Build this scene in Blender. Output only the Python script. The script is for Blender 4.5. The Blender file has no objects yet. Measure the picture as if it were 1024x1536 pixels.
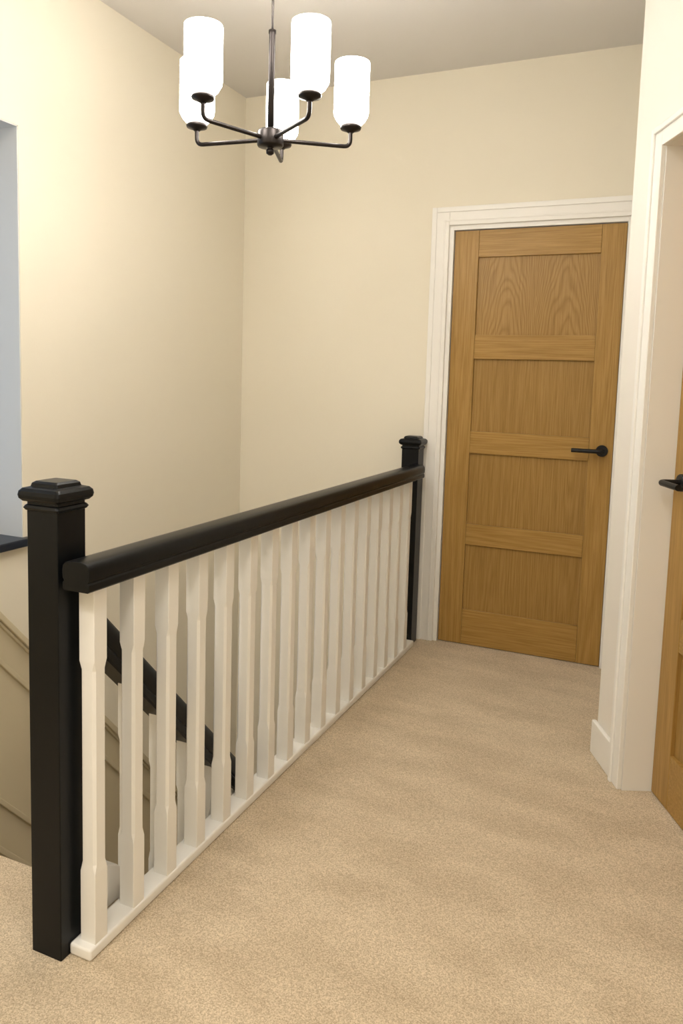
import bpy, bmesh, math
from mathutils import Vector, Matrix
sc=bpy.context.scene
try:
    sc.view_settings.view_transform='Standard'; sc.view_settings.look='None'
except Exception: pass
COL=bpy.context.collection

# ---------------------------------------------------------------- materials
def new_mat(name):
    m=bpy.data.materials.new(name); m.use_nodes=True
    nt=m.node_tree; b=nt.nodes['Principled BSDF']; return m,nt,b
def paint(name,col,rough=.6,bump=.0,scale=200,spec=.3,var=0.0):
    m,nt,b=new_mat(name)
    b.inputs['Base Color'].default_value=(*col,1); b.inputs['Roughness'].default_value=rough
    b.inputs['Specular IOR Level'].default_value=spec
    tc=nt.nodes.new('ShaderNodeTexCoord')
    n=nt.nodes.new('ShaderNodeTexNoise'); n.inputs['Scale'].default_value=scale
    n.inputs['Detail'].default_value=3
    nt.links.new(tc.outputs['Object'],n.inputs['Vector'])
    if bump>0:
        bp=nt.nodes.new('ShaderNodeBump'); bp.inputs['Strength'].default_value=bump; bp.inputs['Distance'].default_value=.002
        nt.links.new(n.outputs['Fac'],bp.inputs['Height']); nt.links.new(bp.outputs['Normal'],b.inputs['Normal'])
    return m
M_wall=paint('cream_wall_paint',(.815,.76,.63),.75,.08,160)
M_wallR=paint('right_wall_paler',(.83,.795,.725),.7,.06,160)  # right-hand walls: paler, less yellow version of the cream wall colour
M_dado=paint('beige_panel_paint',(.64,.56,.39),.6,.05,160)
M_white=paint('white_gloss_paint',(.87,.85,.80),.35,.03,90)
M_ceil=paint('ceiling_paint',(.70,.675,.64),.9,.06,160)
M_black=paint('black_satin_paint',(.0035,.0042,.005),.33,.05,60,.22)
M_bronze=paint('dark_bronze_metal',(.030,.025,.023),.35,.02,80,.4)
M_bronze.node_tree.nodes['Principled BSDF'].inputs['Metallic'].default_value=.8
M_handle=paint('black_metal',(.006,.006,.007),.4,.0,80,.3)
M_sill=paint('dark_sill_paint',(.008,.014,.028),.3,.02,60,.4)
M_upvc=paint('window_frame_white',(.8,.82,.85),.4,.0,60)
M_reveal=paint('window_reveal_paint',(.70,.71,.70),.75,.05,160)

def carpet():
    m,nt,b=new_mat('beige_carpet')
    b.inputs['Roughness'].default_value=1; b.inputs['Specular IOR Level'].default_value=.05
    b.inputs['Sheen Weight'].default_value=.15; b.inputs['Sheen Roughness'].default_value=.6
    tc=nt.nodes.new('ShaderNodeTexCoord')
    n=nt.nodes.new('ShaderNodeTexNoise'); n.inputs['Scale'].default_value=300; n.inputs['Detail'].default_value=6; n.inputs['Roughness'].default_value=.95
    v=nt.nodes.new('ShaderNodeTexVoronoi'); v.inputs['Scale'].default_value=380; v.inputs['Randomness'].default_value=1
    n2=nt.nodes.new('ShaderNodeTexNoise'); n2.inputs['Scale'].default_value=3.4; n2.inputs['Detail'].default_value=4
    mp=nt.nodes.new('ShaderNodeMapping'); mp.inputs['Rotation'].default_value=(0,0,.5); mp.inputs['Scale'].default_value=(1,2.4,1)
    nt.links.new(tc.outputs['Object'],n.inputs['Vector']); nt.links.new(tc.outputs['Object'],v.inputs['Vector'])
    nt.links.new(tc.outputs['Object'],mp.inputs['Vector']); nt.links.new(mp.outputs['Vector'],n2.inputs['Vector'])
    sep=nt.nodes.new('ShaderNodeSeparateColor'); nt.links.new(v.outputs['Color'],sep.inputs['Color'])
    ad=nt.nodes.new('ShaderNodeMath'); ad.operation='MULTIPLY_ADD'; ad.inputs[1].default_value=.28; nt.links.new(sep.outputs[0],ad.inputs[0])
    sb_=nt.nodes.new('ShaderNodeMath'); sb_.operation='SUBTRACT'; sb_.inputs[1].default_value=.14; nt.links.new(n.outputs['Fac'],sb_.inputs[0]); nt.links.new(sb_.outputs[0],ad.inputs[2])
    r=nt.nodes.new('ShaderNodeValToRGB')
    r.color_ramp.elements[0].position=.30; r.color_ramp.elements[0].color=(.40,.305,.195,1)
    r.color_ramp.elements[1].position=.66; r.color_ramp.elements[1].color=(.80,.665,.475,1)
    nt.links.new(ad.outputs[0],r.inputs['Fac'])
    r2=nt.nodes.new('ShaderNodeValToRGB')
    r2.color_ramp.elements[0].position=.38; r2.color_ramp.elements[0].color=(.86,.845,.825,1)
    r2.color_ramp.elements[1].position=.62; r2.color_ramp.elements[1].color=(1,1,1,1)
    nt.links.new(n2.outputs['Fac'],r2.inputs['Fac'])
    mx=nt.nodes.new('ShaderNodeMixRGB'); mx.blend_type='MULTIPLY'; mx.inputs[0].default_value=1
    nt.links.new(r.outputs['Color'],mx.inputs[1]); nt.links.new(r2.outputs['Color'],mx.inputs[2])
    nt.links.new(mx.outputs[0],b.inputs['Base Color'])
    bp=nt.nodes.new('ShaderNodeBump'); bp.inputs['Strength'].default_value=.4; bp.inputs['Distance'].default_value=.004
    nt.links.new(ad.outputs[0],bp.inputs['Height']); nt.links.new(bp.outputs['Normal'],b.inputs['Normal'])
    return m
M_carpet=carpet()

def oak(name,horizontal=False,cathedral=False,k=1.0):
    m,nt,b=new_mat(name)
    b.inputs['Roughness'].default_value=.42; b.inputs['Specular IOR Level'].default_value=.3
    L=nt.links.new
    def math_(op,a=None,b1=None,c1=None):
        q=nt.nodes.new('ShaderNodeMath'); q.operation=op
        for i,x in enumerate((a,b1,c1)):
            if x is None: continue
            if isinstance(x,(int,float)): q.inputs[i].default_value=x
            else: L(x,q.inputs[i])
        return q.outputs[0]
    tc=nt.nodes.new('ShaderNodeTexCoord')
    mp=nt.nodes.new('ShaderNodeMapping')
    if horizontal: mp.inputs['Rotation'].default_value=(0,math.pi/2,0)
    L(tc.outputs['Object'],mp.inputs['Vector'])
    st=nt.nodes.new('ShaderNodeMapping'); st.inputs['Scale'].default_value=(210,210,6)
    L(mp.outputs['Vector'],st.inputs['Vector'])
    n=nt.nodes.new('ShaderNodeTexNoise'); n.inputs['Scale'].default_value=1; n.inputs['Detail'].default_value=4; n.inputs['Roughness'].default_value=.65
    L(st.outputs['Vector'],n.inputs['Vector'])
    st2=nt.nodes.new('ShaderNodeMapping'); st2.inputs['Scale'].default_value=(1,1,.03)
    L(mp.outputs['Vector'],st2.inputs['Vector'])
    w=nt.nodes.new('ShaderNodeTexNoise'); w.inputs['Scale'].default_value=12; w.inputs['Detail'].default_value=.6; w.inputs['Distortion'].default_value=.15
    L(st2.outputs['Vector'],w.inputs['Vector'])
    if cathedral:
        sx=nt.nodes.new('ShaderNodeSeparateXYZ'); L(tc.outputs['Object'],sx.inputs[0])
        d=math_('PINGPONG',math_('ADD',sx.outputs[0],1.02),.135)
        dn=math_('DIVIDE',d,.135)
        wob=nt.nodes.new('ShaderNodeTexNoise'); wob.inputs['Scale'].default_value=7; wob.inputs['Detail'].default_value=1
        s3=nt.nodes.new('ShaderNodeMapping'); s3.inputs['Scale'].default_value=(2.2,1,.7); L(tc.outputs['Object'],s3.inputs['Vector']); L(s3.outputs['Vector'],wob.inputs['Vector'])
        ph=math_('MULTIPLY_ADD',math_('MULTIPLY',dn,dn),9.0,math_('MULTIPLY_ADD',sx.outputs[2],12.0,math_('MULTIPLY',wob.outputs['Fac'],4.0)))
        fr=math_('PINGPONG',ph,.5)
    else:
        fr=math_('PINGPONG',math_('MULTIPLY',w.outputs['Fac'],16.0),.5)
    r=nt.nodes.new('ShaderNodeValToRGB')
    r.color_ramp.elements[0].position=.0; r.color_ramp.elements[0].color=(.362*k,.210*k,.053*k,1)
    r.color_ramp.elements[1].position=.34 if cathedral else .5; r.color_ramp.elements[1].color=(.425*k,.253*k,.073*k,1)
    if cathedral: r.color_ramp.elements[0].color=(.335*k,.190*k,.047*k,1)
    L(fr,r.inputs['Fac'])
    r2=nt.nodes.new('ShaderNodeValToRGB')
    r2.color_ramp.elements[0].position=.36; r2.color_ramp.elements[0].color=(.76,.72,.64,1)
    r2.color_ramp.elements[1].position=.58; r2.color_ramp.elements[1].color=(1.0,1.0,1.0,1)
    L(n.outputs['Fac'],r2.inputs['Fac'])
    mx=nt.nodes.new('ShaderNodeMixRGB'); mx.blend_type='MULTIPLY'; mx.inputs[0].default_value=.85
    L(r.outputs['Color'],mx.inputs[1]); L(r2.outputs['Color'],mx.inputs[2]); L(mx.outputs[0],b.inputs['Base Color'])
    bp=nt.nodes.new('ShaderNodeBump'); bp.inputs['Strength'].default_value=.12; bp.inputs['Distance'].default_value=.001
    L(n.outputs['Fac'],bp.inputs['Height']); L(bp.outputs['Normal'],b.inputs['Normal'])
    return m
M_oakV=oak('oak_vertical_grain'); M_oakH=oak('oak_horizontal_grain',True)
M_oakP=oak('oak_panel_veneer',False,False,.88); M_oakC=oak('oak_crown_cut_veneer',False,True,.92)

M_shade,nt,b=new_mat('opal_glass_lit')
b.inputs['Base Color'].default_value=(.95,.95,.93,1); b.inputs['Roughness'].default_value=.2
b.inputs['Emission Color'].default_value=(1,.96,.90,1); b.inputs['Emission Strength'].default_value=27
M_filldisc,nt,b=new_mat('fill_disc_glow')  # glowing disc for the added fill lights
b.inputs['Emission Color'].default_value=(1,.95,.87,1); b.inputs['Emission Strength'].default_value=8
M_glass,nt,b=new_mat('window_glass')
b.inputs['Transmission Weight'].default_value=1; b.inputs['Roughness'].default_value=0; b.inputs['IOR'].default_value=1.02

# ---------------------------------------------------------------- mesh helpers
def finish(name,bm,mat,parent=None,bevel=0,seg=2,smooth=False):
    bmesh.ops.recalc_face_normals(bm,faces=bm.faces)
    me=bpy.data.meshes.new(name); bm.to_mesh(me); bm.free()
    mats=mat if isinstance(mat,(list,tuple)) else [mat]
    for x in mats: me.materials.append(x)
    o=bpy.data.objects.new(name,me); COL.objects.link(o)
    if parent is not None: o.parent=parent
    if bevel>0:
        md=o.modifiers.new('bevel','BEVEL'); md.width=bevel; md.segments=seg; md.limit_method='ANGLE'; md.angle_limit=math.radians(35)
        for p in me.polygons: p.use_smooth=True
        wn=o.modifiers.new('wn','WEIGHTED_NORMAL'); wn.keep_sharp=False
    return o
def add_box(bm,a,b,mi=0):
    vs=[bm.verts.new((x,y,z)) for x in(a[0],b[0]) for y in(a[1],b[1]) for z in(a[2],b[2])]
    for f in[(0,1,3,2),(4,6,7,5),(0,4,5,1),(2,3,7,6),(0,2,6,4),(1,5,7,3)]:
        fc=bm.faces.new([vs[i] for i in f]); fc.material_index=mi
def box(name,a,b,mat,parent=None,bevel=0):
    bm=bmesh.new(); add_box(bm,a,b); return finish(name,bm,mat,parent,bevel)
def boxes(name,L,mat,parent=None,bevel=0):
    bm=bmesh.new()
    for q in L: add_box(bm,*q)
    return finish(name,bm,mat,parent,bevel)
def add_prism(bm,poly,axis,lo,hi,mi=0):
    def P(p,t):
        if axis==0: return (t,p[0],p[1])
        if axis==1: return (p[0],t,p[1])
        return (p[0],p[1],t)
    A=[bm.verts.new(P(p,lo)) for p in poly]; B=[bm.verts.new(P(p,hi)) for p in poly]
    n=len(poly)
    bm.faces.new(A).material_index=mi; bm.faces.new(B[::-1]).material_index=mi
    for i in range(n): bm.faces.new([A[i],B[i],B[(i+1)%n],A[(i+1)%n]]).material_index=mi
def prism(name,poly,axis,lo,hi,mat,parent=None,bevel=0):
    bm=bmesh.new(); add_prism(bm,poly,axis,lo,hi); return finish(name,bm,mat,parent,bevel)
def sweep(name,prof,P0,P1,side,up,mat,parent=None,bevel=0):
    bm=bmesh.new(); side=Vector(side); up=Vector(up); P0=Vector(P0); P1=Vector(P1)
    A=[bm.verts.new(P0+side*s+up*u) for s,u in prof]; B=[bm.verts.new(P1+side*s+up*u) for s,u in prof]
    n=len(prof); bm.faces.new(A); bm.faces.new(B[::-1])
    for i in range(n): bm.faces.new([A[i],B[i],B[(i+1)%n],A[(i+1)%n]])
    return finish(name,bm,mat,parent,bevel,2)
def lathe(bm,prof,c,n=32,close=True,mi=0):
    rings=[]
    for r,z in prof:
        rings.append([bm.verts.new((c[0]+r*math.cos(2*math.pi*i/n),c[1]+r*math.sin(2*math.pi*i/n),c[2]+z)) for i in range(n)])
    for a,b in zip(rings,rings[1:]):
        for i in range(n):
            f=bm.faces.new([a[i],a[(i+1)%n],b[(i+1)%n],b[i]]); f.smooth=True; f.material_index=mi
    if close:
        bm.faces.new(rings[0]); bm.faces.new(rings[-1])
def square_stack(bm,prof,c,cr=.12):
    rings=[]
    for h,z in prof:
        r=h*cr; pts=[]
        for cx,cy,a0 in((h-r,h-r,0),(-h+r,h-r,90),(-h+r,-h+r,180),(h-r,-h+r,270)):
            for k in range(4):
                a=math.radians(a0+30*k); pts.append((cx+r*math.cos(a),cy+r*math.sin(a)))
        rings.append([bm.verts.new((c[0]+x,c[1]+y,c[2]+z)) for x,y in pts])
    n=16
    for a,b in zip(rings,rings[1:]):
        for i in range(n): bm.faces.new([a[i],a[(i+1)%n],b[(i+1)%n],b[i]])
    bm.faces.new(rings[0]); bm.faces.new(rings[-1])
def tube(name,pts,r,mat,parent=None):
    cu=bpy.data.curves.new(name,'CURVE'); cu.dimensions='3D'; cu.bevel_depth=r; cu.bevel_resolution=4; cu.use_fill_caps=True
    s=cu.splines.new('POLY'); s.points.add(len(pts)-1)
    for p,q in zip(s.points,pts): p.co=(*q,1)
    o=bpy.data.objects.new(name,cu); COL.objects.link(o)
    dg=bpy.context.evaluated_depsgraph_get(); me=bpy.data.meshes.new_from_object(o.evaluated_get(dg))
    bpy.data.objects.remove(o); me.materials.clear(); me.materials.append(mat)
    for p in me.polygons: p.use_smooth=True
    o=bpy.data.objects.new(name,me); COL.objects.link(o); o.parent=parent
    return o
def empty(name,loc=(0,0,0)):
    e=bpy.data.objects.new(name,None); e.empty_display_size=.1; COL.objects.link(e); return e
def rounded(pts,rad,n=6):
    out=[Vector(pts[0])]
    for a,b,c in zip(pts,pts[1:],pts[2:]):
        a,b,c=Vector(a),Vector(b),Vector(c); d1=(a-b).normalized(); d2=(c-b).normalized()
        p=b+d1*rad; q=b+d2*rad
        for k in range(n+1):
            t=k/n; out.append(p*(1-t)**2+b*2*t*(1-t)+q*t*t)
    out.append(Vector(pts[-1])); return out

# ---------------------------------------------------------------- constants (metres)
XL=-2.139; YF=3.62; ZC=2.707; YB=-1.7; XR=1.45; ZB=-2.7
XE=-1.142; YN=1.42; SL=1.10

# ---------------------------------------------------------------- room shell
prism('floor',[(XL,YB),(XR,YB),(XR,YF+.25),(XE,YF+.25),(XE,YN),(XL,YN)],2,-.24,0,M_carpet)
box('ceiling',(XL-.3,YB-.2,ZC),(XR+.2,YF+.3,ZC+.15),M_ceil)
WY0,WY1,WZ0,WZ1=.85,2.085,.672,2.118
boxes('wall_left',[((XL-.3,YB,ZB),(XL,WY0,ZC)),((XL-.3,WY1,ZB),(XL,YF,ZC)),((XL-.3,WY0,ZB),(XL,WY1,WZ0-.03)),((XL-.3,WY0,WZ1),(XL,WY1,ZC))],M_wall)
DX0,DX1,DZ=-1.036,-.208,2.016
boxes('wall_back',[((XL-.3,YF,ZB),(DX0,YF+.14,ZC)),((DX1,YF,ZB),(XR,YF+.14,ZC)),((DX0,YF,DZ),(DX1,YF+.14,ZC)),((DX0,YF,ZB),(DX1,YF+.14,-.24))],M_wall)
box('wall_front',(XL-.3,YB-.15,ZB),(XR+.15,YB,ZC),M_wall)
C=Vector((-.175,2.756,0)); u=Vector((.41,-.912,0)).normalized(); nn=Vector((.912,.41,0)).normalized()
def dg(s,t,z): p=C+u*s+nn*t; return (p.x,p.y,z)
def dbox(bm,s0,s1,t0,t1,z0,z1,mi=0):
    vs=[bm.verts.new(dg(s,t,z)) for s in(s0,s1) for t in(t0,t1) for z in(z0,z1)]
    for f in[(0,1,3,2),(4,6,7,5),(0,4,5,1),(2,3,7,6),(0,2,6,4),(1,5,7,3)]:
        bm.faces.new([vs[i] for i in f]).material_index=mi
O0,O1=.24,1.06
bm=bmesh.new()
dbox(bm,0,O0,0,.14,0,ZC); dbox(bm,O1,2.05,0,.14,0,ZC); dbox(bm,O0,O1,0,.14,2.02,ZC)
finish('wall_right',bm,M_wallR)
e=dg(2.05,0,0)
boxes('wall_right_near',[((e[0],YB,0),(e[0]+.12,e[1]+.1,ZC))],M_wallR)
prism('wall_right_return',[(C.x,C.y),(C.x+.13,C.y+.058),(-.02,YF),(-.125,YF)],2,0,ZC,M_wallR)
box('wall_stairwell',(XE,YN-.1,ZB),(XE+.12,YF,-.24),M_wall)
box('wall_under_landing',(XL,YN-.25,ZB),(XE,YN-.1,-.24),M_wall)
box('floor_lower',(XL,YN-.1,ZB-.1),(XE,YF,ZB),M_carpet)

win=empty('window_1')
XO=XL-.21
boxes('window_frame',[((XO-.06,WY0,WZ0),(XO,WY0+.06,WZ1)),((XO-.06,WY1-.06,WZ0),(XO,WY1,WZ1)),((XO-.06,WY0+.06,WZ0),(XO,WY1-.06,WZ0+.07)),((XO-.06,WY0+.06,WZ1-.06),(XO,WY1-.06,WZ1)),((XO-.05,(WY0+WY1)/2-.035,WZ0+.07),(XO,(WY0+WY1)/2+.035,WZ1-.06))],M_upvc,win,.004)
box('window_pane',(XO-.034,WY0+.06,WZ0+.07),(XO-.028,WY1-.06,WZ1-.06),M_glass,win)
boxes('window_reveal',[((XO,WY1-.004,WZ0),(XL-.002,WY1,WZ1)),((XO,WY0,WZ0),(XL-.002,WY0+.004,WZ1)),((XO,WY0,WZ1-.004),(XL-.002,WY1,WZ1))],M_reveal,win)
box('window_sill',(XL-.23,WY0-.03,WZ0-.03),(XL+.03,WY1+.022,WZ0),M_sill,win,.006)

def zs(y,z0): return z0-SL*(y-2.045)
trim=empty('trim_1')
def band(name,zt,th,px,mat,lim):
    yk=2.045-(lim-zt)/SL
    prism(name,[(YB,lim),(yk,lim),(YF,zs(YF,zt)),(YF,zs(YF,zt)-th*1.4),(yk-.0,lim-th*1.0),(YB,lim-th)],0,XL,XL+px,mat,trim,.003)
yk=2.045-(.60-.325)/SL
prism('panel_sheet',[(YB,.60),(yk,.60),(YF,zs(YF,.325)),(YF,ZB),(YB,ZB)],0,XL,XL+.005,M_dado,trim)
band('dado_rail',.330,.028,.030,M_dado,.605); band('dado_rail_lower_bead',.300,.014,.018,M_dado,.575)
band('panel_moulding_top',.165,.024,.018,M_dado,.46)
band('panel_moulding_bottom',-.362,.024,.018,M_dado,.20)
bs=empty('baseboard_left')
prism('skirting_slope',[(YB,.0),(YN,.0),(YN+.02,-.05),(YF,zs(YF,-.545)-.22),(YF,zs(YF,-.545)),(YN,.135),(YB,.135)],0,XL+.005,XL+.022,M_dado,bs,.004)
prism('skirting_slope_bead',[(YB,.135),(YN,.135),(YF,zs(YF,-.545)),(YF,zs(YF,-.545)-.025),(YN-.01,.115),(YB,.115)],0,XL+.022,XL+.03,M_dado,bs,.003)

# ---------------------------------------------------------------- staircase
RS,GO=.209,.19
stair=empty('staircase')
bm=bmesh.new()
for k in range(1,7):
    y0=YN+GO*(k-1); zt=-RS*k
    y1=YN+GO*k+.02 if k<6 else YF
    add_box(bm,(XL+.03,y0+.001,zt-RS-.15),(-1.235,y1,zt))
finish('carpeted_steps',bm,M_carpet,stair,.008)
prism('stair_string',[(1.30,.16),(YN,.09),(YN+1.19,.09-SL*1.19),(YN+1.19,-.30-SL*1.19),(YN,-.23),(YN,.0),(1.30,.0)],0,-1.232,-1.165,M_white,stair,.004)
ZR0=.855
def zr(y): return ZR0-.055-(y-1.285)*1.03
hr_prof=[(-.031,0),(.031,0),(.035,.004),(.035,.017),(.031,.021),(.035,.026),(.036,.042),(.034,.053),(.027,.060),(.012,.063),(-.012,.063),(-.027,.060),(-.034,.053),(-.036,.042),(-.035,.026),(-.031,.021),(-.035,.017),(-.035,.004)]
xs=-1.20; ye=2.45
sweep('sloping_rail',[(s*.97,t*1.75-.02) for s,t in hr_prof],(xs,1.287,zr(1.287)-.06),(xs,ye,zr(ye)-.06),(1,0,0),(0,0,1),M_black,stair,.001)
def baluster(bm,x,y,z0,z1,h=.0205,ch=.0048,t0=.17,t1=.17):
    prof=[(z0,0),(z0+t0-.006,0),(z0+t0+.014,1),(z1-t1-.014,1),(z1-t1+.006,0),(z1,0)]
    rings=[]
    for z,k in prof:
        c=.0012+ch*k; hh=h-.0010*k
        q=[(hh,hh-c),(hh-c,hh),(-hh+c,hh),(-hh,hh-c),(-hh,-hh+c),(-hh+c,-hh),(hh-c,-hh),(hh,-hh+c)]
        rings.append([bm.verts.new((x+a,y+b,z)) for a,b in q])
    for a,b in zip(rings,rings[1:]):
        for i in range(8): bm.faces.new([a[i],a[(i+1)%8],b[(i+1)%8],b[i]])
    bm.faces.new(rings[0]); bm.faces.new(rings[-1])
bm=bmesh.new()
for k in range(9):
    y=1.375+.125*k
    if y<ye-.02: baluster(bm,xs,y,min(.12,.09-SL*(y-YN))-.02,zr(y)-.06,.017,.004,.14,.14)
finish('sloping_balusters',bm,M_white,stair)
bm=bmesh.new(); square_stack(bm,[(.042,-1.4),(.042,zr(ye)+.0)],(xs,ye+.042,0),.06)
square_stack(bm,[(.050,zr(ye)),(.056,zr(ye)+.01),(.056,zr(ye)+.022),(.045,zr(ye)+.032),(.03,zr(ye)+.045)],(xs,ye+.042,0),.2)
finish('lower_newel',bm,M_black,stair)

# ---------------------------------------------------------------- landing balustrade
lb=empty('landing_balustrade')
def newel(name,cx,cy,h,drop=False):
    H=.0415
    bm=bmesh.new()
    square_stack(bm,[(H,0),(H,h-.048)],(cx,cy,0),.05)
    o=[(H,-.062),(H+.004,-.060),(H+.007,-.055),(H+.004,-.050),(H+.001,-.048),(H+.001,-.043),(H+.008,-.041),(H+.0135,-.035),(H+.015,-.028),(H+.0135,-.020),(H+.008,-.014),(H+.0,-.012),(H-.004,-.011),(H-.006,-.004),(H-.012,0)]
    square_stack(bm,[(a,h+b) for a,b in o],(cx,cy,0),.14)
    if drop: add_box(bm,(cx-H,cy-H,-.32),(XE-.002,cy+H,.001))
    return finish(name,bm,M_black,lb)
newel('newel_post_near',-1.183,1.245,1.052)
newel('newel_post_far',-1.138,3.540,1.015,True)
xc=-1.097
sweep('handrail',hr_prof,(xc,1.206,.832),(xc,3.498,.822),(1,0,0),(0,0,1),M_black,lb,.0015)
bm=bmesh.new(); add_box(bm,(XE,1.228,0),(-1.082,3.498,.028)); finish('base_rail',bm,M_white,lb,.006)
bm=bmesh.new()
for k in range(17): baluster(bm,-1.106,1.268+.1315*k,.026,.832)
finish('balusters',bm,M_white,lb)
box('trim_2',(XE-.014,YN+.001,-.25),(XE-.0005,3.49,-.002),M_white,None,.003)

# ---------------------------------------------------------------- doors
zz=[.004,.176,.498,.599,.941,1.046,1.388,1.50,1.858,1.981]
def frame_doors():
    d=empty('door_1')
    yf=YF+.014
    x0,x1=-1.001,-.243; sx0,sx1=-.887,-.345
    th=.04
    bm=bmesh.new()
    add_box(bm,(x0,yf,zz[0]),(sx0,yf+th,zz[9])); add_box(bm,(sx1,yf,zz[0]),(x1,yf+th,zz[9]))
    finish('stiles',bm,M_oakV,d,.0015)
    bm=bmesh.new()
    for i in(0,2,4,6,8): add_box(bm,(sx0+.0005,yf+.0005,zz[i]),(sx1-.0005,yf+th,zz[i+1]))
    finish('rails',bm,M_oakH,d,.0015)
    bm=bmesh.new()
    for i in(1,3,5,7): add_box(bm,(sx0-.01,yf+.013,zz[i]-.01),(sx1+.01,yf+.028,zz[i+1]+.01),1 if i==7 else 0)
    finish('recessed_panels',bm,[M_oakP,M_oakC],d)
    boxes('lining',[((DX0+.001,YF-.0,0),(x0-.003,YF+.14,DZ-.001)),((x1+.003,YF,0),(DX1-.001,YF+.14,DZ-.001)),((x0-.003,YF,zz[9]+.003),(x1+.003,YF+.14,DZ-.001))],M_white,d,.001)
    def arch(i0,i1,y0,y1,name):
        a=DX0+.012; b_=DX1-.012; t=DZ-.012
        boxes(name,[((a-i1,y0,0),(a-i0,y1,t+i1)),((b_+i0,y0,0),(b_+i1,y1,t+i1)),((a-i0,y0,t+i0),(b_+i0,y1,t+i1))],M_white,d,.003)
    arch(0,.084,YF-.014,YF,'architrave')
    arch(.060,.084,YF-.020,YF-.013,'architrave_outer_bead')
    arch(.018,.026,YF-.0165,YF-.013,'architrave_inner_bead')
    hx,hz=-.289,.990
    bm=bmesh.new(); lathe(bm,[(.026,0),(.026,.007),(.024,.010)],(0,0,0),28)
    bmesh.ops.rotate(bm,verts=bm.verts,matrix=Matrix.Rotation(math.radians(90),3,'X')); bmesh.ops.translate(bm,verts=bm.verts,vec=(hx,yf,hz))
    finish('handle_rose',bm,M_handle,d)
    tube('handle_lever',rounded([(hx,yf-.005,hz),(hx,yf-.052,hz),(hx-.125,yf-.052,hz)],.016),.0095,M_handle,d)
frame_doors()

def door2():
    d=empty('door_2')
    t0=.092; th=.04
    s0,s1=O0+.006,O1-.006; w=.11
    bm=bmesh.new(); dbox(bm,s0,s0+w,t0,t0+th,zz[0],zz[9]); dbox(bm,s1-w,s1,t0,t0+th,zz[0],zz[9]); finish('stiles',bm,M_oakV,d,.0015)
    bm=bmesh.new()
    for i in(0,2,4,6,8): dbox(bm,s0+w+.0005,s1-w-.0005,t0+.0005,t0+th,zz[i],zz[i+1])
    finish('rails',bm,M_oakH,d,.0015)
    bm=bmesh.new()
    for i in(1,3,5,7): dbox(bm,s0+w-.01,s1-w+.01,t0+.012,t0+.028,zz[i]-.01,zz[i+1]+.01)
    finish('recessed_panels',bm,M_oakP,d)
    bm=bmesh.new(); dbox(bm,O0,O0+.004,-.001,.14,0,2.02); dbox(bm,O1-.004,O1,-.001,.14,0,2.02); dbox(bm,O0,O1,-.001,.14,1.985,2.02)
    finish('lining',bm,M_white,d)
    for nm,a,b_,p0,p1 in(('architrave',0,.062,-.016,0),('architrave_bead',.044,.062,-.024,-.015)):
        bm=bmesh.new(); dbox(bm,O0-b_,O0-a,p0,p1,0,1.985+b_); dbox(bm,O1+a,O1+b_,p0,p1,0,1.985+b_); dbox(bm,O0-a,O1+a,p0,p1,1.985+a,1.985+b_)
        finish(nm,bm,M_white,d,.003)
    sh,hz=s0+.055,1.0
    base=Vector(dg(sh,t0,hz))
    bm=bmesh.new(); lathe(bm,[(.026,0),(.026,.007),(.024,.010)],(0,0,0),28)
    q=Vector((0,0,1)).rotation_difference(-nn).to_matrix()
    bmesh.ops.rotate(bm,verts=bm.verts,matrix=q); bmesh.ops.translate(bm,verts=bm.verts,vec=base)
    finish('handle_rose',bm,M_handle,d)
    tube('handle_lever',rounded([base,base-nn*.066,base-nn*.066+u*.12],.016),.0095,M_handle,d)
door2()
bm=bmesh.new(); dbox(bm,-.016,O0-.062,-.016,0,0,.118); finish('baseboard_right',bm,M_white,None,.004)

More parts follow.
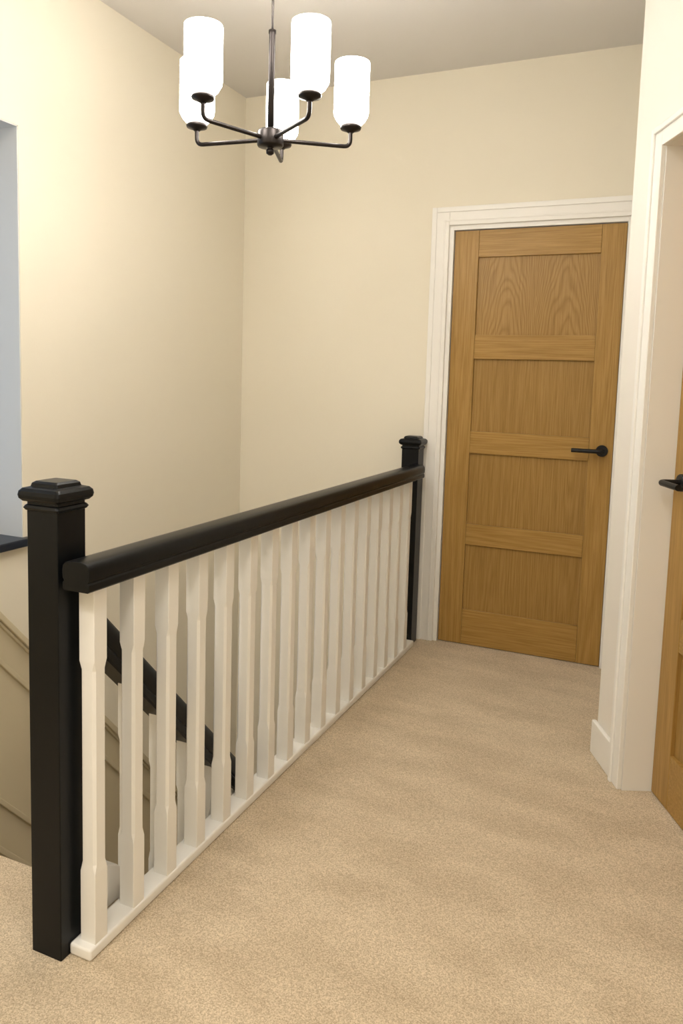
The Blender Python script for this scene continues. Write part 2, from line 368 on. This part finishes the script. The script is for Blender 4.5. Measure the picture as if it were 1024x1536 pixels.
# ---------------------------------------------------------------- chandelier
ch=empty('chandelier')
K=1.08
hub=Vector((-1.028*K,1.868*K,1.2855+.6195*K))
t=Vector((.484,-.875,0)); r_=Vector((.875,.484,0))
def kk(p): return [(a*K,b*K) for a,b in p]
top=(ZC-hub.z)
bm=bmesh.new()
lathe(bm,kk([(.004,-.040),(.010,-.036),(.011,-.028),(.006,-.022),(.012,-.020),(.033,-.018),(.035,-.014),(.035,.018),(.033,.022),(.012,.024),(.010,.030)]),hub)
lathe(bm,kk([(.0085,.02),(.0085,.265),(.010,.267),(.010,.275),(.0035,.277)]),hub,20)
lathe(bm,[(.0034,.28),(.0034,top-.02)],hub,12)
lathe(bm,[(.0035,top-.045),(.03,top-.03),(.055,top-.02),(.058,top-.0005)],hub,32)
finish('stem_and_hub',bm,M_bronze,ch)
for k,ph in enumerate((-50,25,97,171,247)):
    a=math.radians(ph); dv=t*math.cos(a)+r_*math.sin(a); R=.217*K
    e1=hub+dv*R
    tube(f'arm_{k+1}',rounded([hub+dv*.02,e1,e1+Vector((0,0,.048*K))],.02),.0060,M_bronze,ch)
    bm=bmesh.new(); lathe(bm,kk([(.007,.036),(.012,.040),(.027,.045),(.029,.050),(.026,.056),(.012,.058)]),e1,28)
    finish(f'shade_holder_{k+1}',bm,M_bronze,ch)
    bm=bmesh.new(); lathe(bm,kk([(.020,.057),(.030,.059),(.038,.067),(.0455,.080),(.047,.088),(.047,.212),(.0465,.217),(.045,.217),(.044,.212),(.044,.09),(.042,.082),(.036,.070),(.028,.063),(.020,.061)]),e1,36,False)
    finish(f'glass_shade_{k+1}',bm,M_shade,ch)
    l=bpy.data.lights.new(f'bulb_{k+1}','POINT'); l.energy=17; l.color=(1,.95,.875); l.shadow_soft_size=.03
    o=bpy.data.objects.new(f'bulb_{k+1}',l); COL.objects.link(o); o.parent=ch; o.location=e1+Vector((0,0,.15))

for k,(x,y,en) in enumerate(((-.35,.55,12),(-1.35,-.2,25),(-.1,-.7,15))):  # unseen fill lights added behind the view to brighten the landing, with invented fittings
    p=empty('added_fill_light' if k==0 else f'added_fill_light.{k:03d}')
    bm=bmesh.new(); lathe(bm,[(.045,0),(.055,-.004),(.06,-.002),(.06,0)],(x,y,ZC-.001),28,False); finish('fill_bezel',bm,M_white,p)
    bm=bmesh.new(); lathe(bm,[(.044,-.001),(.02,-.0012)],(x,y,ZC),28); finish('lens',bm,M_filldisc,p)  # emissive disc dressing the added fill light
    l=bpy.data.lights.new('fill_lamp','AREA'); l.shape='DISK'; l.size=.35; l.energy=en; l.color=(1,.95,.875); l.spread=math.radians(175)
    o=bpy.data.objects.new('fill_lamp',l); COL.objects.link(o); o.parent=p; o.location=(x,y,ZC-.02)

w=bpy.data.worlds.new('world'); sc.world=w; w.use_nodes=True
bg=w.node_tree.nodes['Background']; bg.inputs['Color'].default_value=(.36,.64,1,1); bg.inputs['Strength'].default_value=1.25

# ---------------------------------------------------------------- camera
yaw,pit,rol,f,cx,cy=0.4173,0.104,0.0282,1160.7,495.43,686.23
F=Vector((-math.sin(yaw)*math.cos(pit),math.cos(yaw)*math.cos(pit),-math.sin(pit)))
R=Vector((math.cos(yaw),math.sin(yaw),0)); U=R.cross(F)
c,s=math.cos(rol),math.sin(rol); R,U=R*c+U*s,U*c-R*s
cam=bpy.data.cameras.new('camera'); co=bpy.data.objects.new('camera',cam); COL.objects.link(co)
m=Matrix((R,U,-F)).transposed().to_4x4(); m.translation=Vector((0,0,1.2855)); co.matrix_world=m
cam.sensor_fit='VERTICAL'; cam.sensor_height=36; cam.lens=f/1536*36
cam.shift_x=(512-cx)/1536; cam.shift_y=-(768-cy)/1536
cam.clip_start=.02
sc.camera=co
